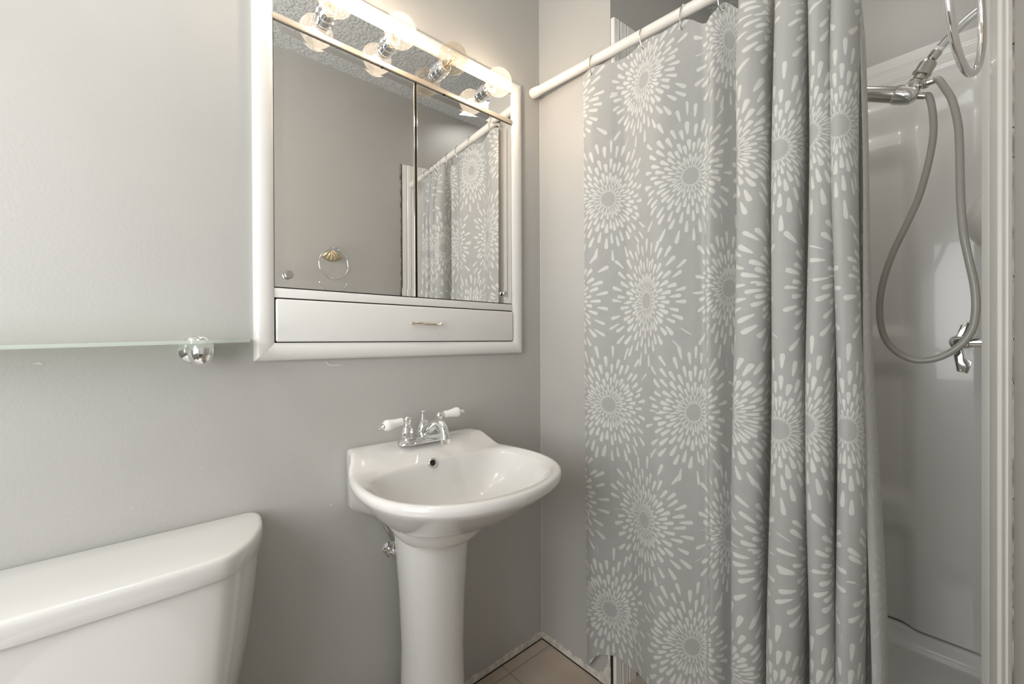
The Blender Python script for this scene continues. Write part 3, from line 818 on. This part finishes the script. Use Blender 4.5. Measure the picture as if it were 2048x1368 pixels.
# ------------------------------------------------------------------ faucet
fa = thing('faucet', 'chrome centre-set faucet with two white porcelain lever handles on the sink deck', 'faucet', (.062, CY, .8455))
FX, FZ = .062, .8455
def stad(z, w, l):
    ring = []
    for i in range(48):
        a = 2 * PI * i / 48
        ring.append((FX + w * math.cos(a), CY + math.copysign(l, math.sin(a)) * (1 if abs(math.sin(a)) > 1e-6 else 0) + w * math.sin(a), z))
    return ring
obj('base_plate', MB().rings([stad(FZ, .026, .052), stad(FZ + .003, .027, .052), stad(FZ + .005, .026, .052), stad(FZ + .009, .024, .052), stad(FZ + .014, .0205, .052), stad(FZ + .017, .018, .052)]), M['chrome'], fa, sharp=50)
for s, nm in ((-1, 'left'), (1, 'right')):
    y = CY + s * .0515
    hb_ = MB().lathe([(.0175, 0), (.0175, .004), (.0150, .006)], (FX, y, FZ + .013), n=28)
    hb_.lathe([(.0150, 0), (.0150, .019), (.0125, .022)], (FX, y, FZ + .019), n=8)
    hb_.lathe([(.0155, 0), (.0155, .002), (.010, .010), (.0085, .014), (.0085, .017), (.0100, .020)], (FX, y, FZ + .040), n=28)
    hb_.sphere((FX, y, FZ + .066), .0115, 24, 14)
    hh = obj('handle_body', hb_, M['chrome'], fa, sharp=40)
    dv_ = Vector((.02, s * 1, .05 if s > 0 else -.13)).normalized(); o_ = Vector((FX, y, FZ + .066))
    obj('lever_neck', MB().lathe([(.0075, .009), (.0075, .013), (.0055, .014), (.0055, .016)], o_, dv_, n=20), M['chrome'], hh)
    obj('lever_finial', MB().lathe([(.0085, .068), (.0070, .072), (.0030, .076), (.0050, .079), (.0050, .083), (.001, .086)], o_, dv_, n=20), M['chrome'], hh)
    lv = obj('lever_grip', MB().lathe([(.0100, .0155), (.0105, .018), (.0106, .028), (.0116, .038), (.0140, .050), (.0152, .057), (.0145, .063), (.0110, .068), (.006, .069)], o_, dv_, n=30), M['porc_w'], hh)
    lv['label'] = 'white porcelain lever grip'
spm = MB().lathe([(.0165, 0), (.0185, .006), (.0195, .016), (.0180, .028), (.0120, .040), (.0078, .048)], (FX, CY, FZ + .014), n=36)
sp = spline([(FX, CY, FZ + .030), (.085, CY, FZ + .036), (.108, CY, FZ + .048), (.130, CY, FZ + .060), (.150, CY, FZ + .062), (.166, CY, FZ + .052), (.174, CY, FZ + .034), (.175, CY, FZ + .026)], 6)
nn = len(sp); spm.tube(sp, [lerp(.0155, .0118, min(1, i / (nn * .5))) + (.001 if i > nn * .8 else 0) for i in range(nn)], 24)
obj('spout', spm, M['chrome'], fa, sharp=45)
obj('aerator', MB().lathe([(.0140, 0), (.0150, -.003), (.0130, -.006), (.0125, -.016), (.0110, -.016)], (.175, CY, FZ + .030), n=30), M['chrome'], fa)
obj('lift_rod', MB().lathe([(.0060, 0), (.0060, .003), (.0038, .005), (.0034, .012), (.0055, .014), (.0035, .016), (.0035, .020), (.0085, .024), (.0088, .0255), (.003, .027)], (FX - .006, CY, FZ + .060), n=24), M['chrome'], fa)

# ------------------------------------------------------------------ water stop behind the pedestal
sv = thing('shutoff_valve', 'small chrome water valve on the wall behind the sink pedestal', 'valve', (0, -.612, .545))
obj('escutcheon', MB().lathe([(.018, 0), (.018, .002), (.014, .005), (.007, .007)], (0, -.612, .545), (1, 0, 0), n=30), M['chrome'], sv)
obj('valve_body', MB().lathe([(.006, .0), (.006, .018), (.0085, .019), (.0085, .036), (.006, .038)], (.0, -.612, .545), (1, 0, 0), n=20).lathe([(.005, 0), (.005, .016), (.006, .017), (.006, .028)], (.028, -.612, .545), n=14), M['chrome'], sv)
obj('valve_handle', MB().lathe([(.004, 0), (.004, .005), (.009, .006), (.010, .010), (.007, .012)], (.028, -.619, .545), (0, -1, -.35), n=20, sx=.6), M['nickel'], sv)
obj('supply_tube', MB().tube(spline([(.028, -.612, .572), (.022, -.622, .60), (.014, -.630, .618)], 6), .004, 10), M['nickel'], sv)

# ------------------------------------------------------------------ toilet
TY = -1.185
to = thing('toilet', 'white two-piece toilet with a flat tank lid, standing against the left wall', 'toilet', (.30, TY, 0))
def lid_out(x1, hw):
    # plan outline: back straight at the wall, right/left ends rounded, front corners chamfered
    pts = [(.004, -hw + .018), (.0045, hw - .018), (.012, hw - .006), (.030, hw), (.055, hw - .0005), (.100, hw - .008), (.155, hw - .030), (.188, hw - .052), (.208, hw - .076), (.215, hw - .100), (.2180, hw - .150), (.2190, hw - .20), (.219, 0)]
    k = x1 / .219
    r = [(a * k, b) for a, b in pts[1:]]
    full = r + [(a, -b) for a, b in reversed(r[:-1])]
    return full
def ringz(o, z, inset=0, ys=1):
    kx = 1 - inset / .115; ky = 1 - inset / .25
    return [(.115 + (x - .115) * kx, TY + y * ky, z) for x, y in o]
lo2 = lid_out(.219, .252)
so = spline([(a, b, 0) for a, b in lo2], 4, closed=False)
lo2 = [(p.x, p.y) for p in so]
mb = MB().rings([ringz(lo2, .7015, .003), ringz(lo2, .7045), ringz(lo2, .7330), ringz(lo2, .7385, .0015), ringz(lo2, .7410, .004), ringz(lo2, .7420, .010), ringz(lo2, .7425, .06)])
obj('tank_lid', mb, M['porc'], to, sharp=50)
to2 = [(x * .955, y * .972) for x, y in lo2]
def tr(z, k, kx=1): return [(max(.006, x * kx), TY + y * k, z) for x, y in to2]
mb = MB().rings([tr(.370, .74, .86), tr(.385, .80, .90), tr(.44, .865, .935), tr(.52, .925, .96), tr(.60, .965, .98), tr(.66, .988, .993), tr(.7015, 1.0)])
obj('tank', mb, M['porc'], to, sharp=50)
lever = obj('flush_lever', MB().lathe([(.012, 0), (.012, .006), (.006, .010)], (.2040, TY - .172, .640), (1, 0, 0), n=20).tube([(.213, TY - .172, .640), (.218, TY - .160, .638), (.220, TY - .135, .634)], [.006, .005, .007], 12), M['chrome'], to)
def oval(cx, rx, ry, z, n=48, back=None):
    r = []
    for i in range(n):
        a = 2 * PI * i / n; x = cx + rx * math.cos(a)
        if back is not None: x = max(x, back)
        r.append((x, TY + ry * math.sin(a), z))
    return r
obj('bowl', MB().rings([oval(.36, .23, .105, 0), oval(.36, .225, .10, .03), oval(.35, .19, .085, .12), oval(.38, .21, .115, .22), oval(.42, .255, .165, .32), oval(.44, .27, .185, .37), oval(.44, .27, .187, .385), oval(.44, .24, .155, .385), oval(.44, .20, .12, .33), oval(.43, .10, .07, .25)]), M['porc'], to, sharp=50)
obj('tank_platform', MB().box(.03, .26, TY - .12, TY + .12, .30, .372), M['porc'], to, bev=.02, seg=4)
seat = MB(); n = 56
def srg(rx, ry, z): return oval(.46, rx, ry, z, n)
seat.rings([srg(.245, .186, .388), srg(.248, .189, .396), srg(.240, .182, .402), srg(.165, .115, .402), srg(.160, .110, .396), srg(.165, .115, .388), srg(.245, .186, .388)], cap0=False, cap1=False)
obj('seat', seat, M['porc_w'], to, sharp=60)
obj('seat_cover', MB().rings([srg(.246, .187, .4035), srg(.249, .190, .409), srg(.244, .185, .416), srg(.20, .15, .420)]), M['porc_w'], to, sharp=50)

# ------------------------------------------------------------------ towel ring on the right-hand wall
RY, RZc = -.395, 1.523
tr_ = thing('towel_ring', 'chrome towel ring on a gold shell plate, on the wall beside the doorway', 'towel ring', (W, RY, 1.60))
mb = MB(); ns = 60; Rr = []
top_ = (W - .001, RY, 1.612)
def shell_pt(a, r):   # scallop: fan downwards
    rib = 1 + .06 * abs(math.sin(a * 9))
    y = RY + math.sin(a) * r * rib; z = 1.608 - math.cos(a) * r * rib
    h = .004 + .013 * math.sin(min(1, r / .066) * PI * .85 + .25) + .0022 * math.cos(a * 18) * min(1, r / .05)
    return (W - max(.001, h), y, z)
g = []
na, nr = 72, 12
for j in range(nr + 1):
    r = .006 + .054 * j / nr
    g.append([shell_pt(-.9 + 1.8 * i / na, r) for i in range(na + 1)])
g.append([(W - .0005, p[1], p[2]) for p in g[-1]])
obj('shell_plate', MB().rings(g, closed=False, cap0=False, cap1=False), M['gold'], tr_, sharp=80, sol=.001)
obj('post', MB().lathe([(.012, 0), (.010, .006), (.006, .012), (.006, .030), (.008, .034), (.010, .040), (.008, .046), (.002, .049)], (W - .001, RY, 1.607), (-1, 0, 0), n=24).lathe([(.006, -.020), (.007, -.016), (.005, -.008), (.005, .008), (.007, .016), (.006, .020)], (W - .044, RY, 1.607), (0, 1, 0), n=20), M['chrome'], tr_, sharp=45)
TW = math.radians(9); rc = Vector((W - .046, RY, RZc))
obj('ring', MB().tube([rc + Vector((math.sin(TW) * .077 * math.sin(2 * PI * i / 64), math.cos(TW) * .077 * math.sin(2 * PI * i / 64), .077 * math.cos(2 * PI * i / 64))) for i in range(64)], .0040, 14, closed=True), M['chrome'], tr_)
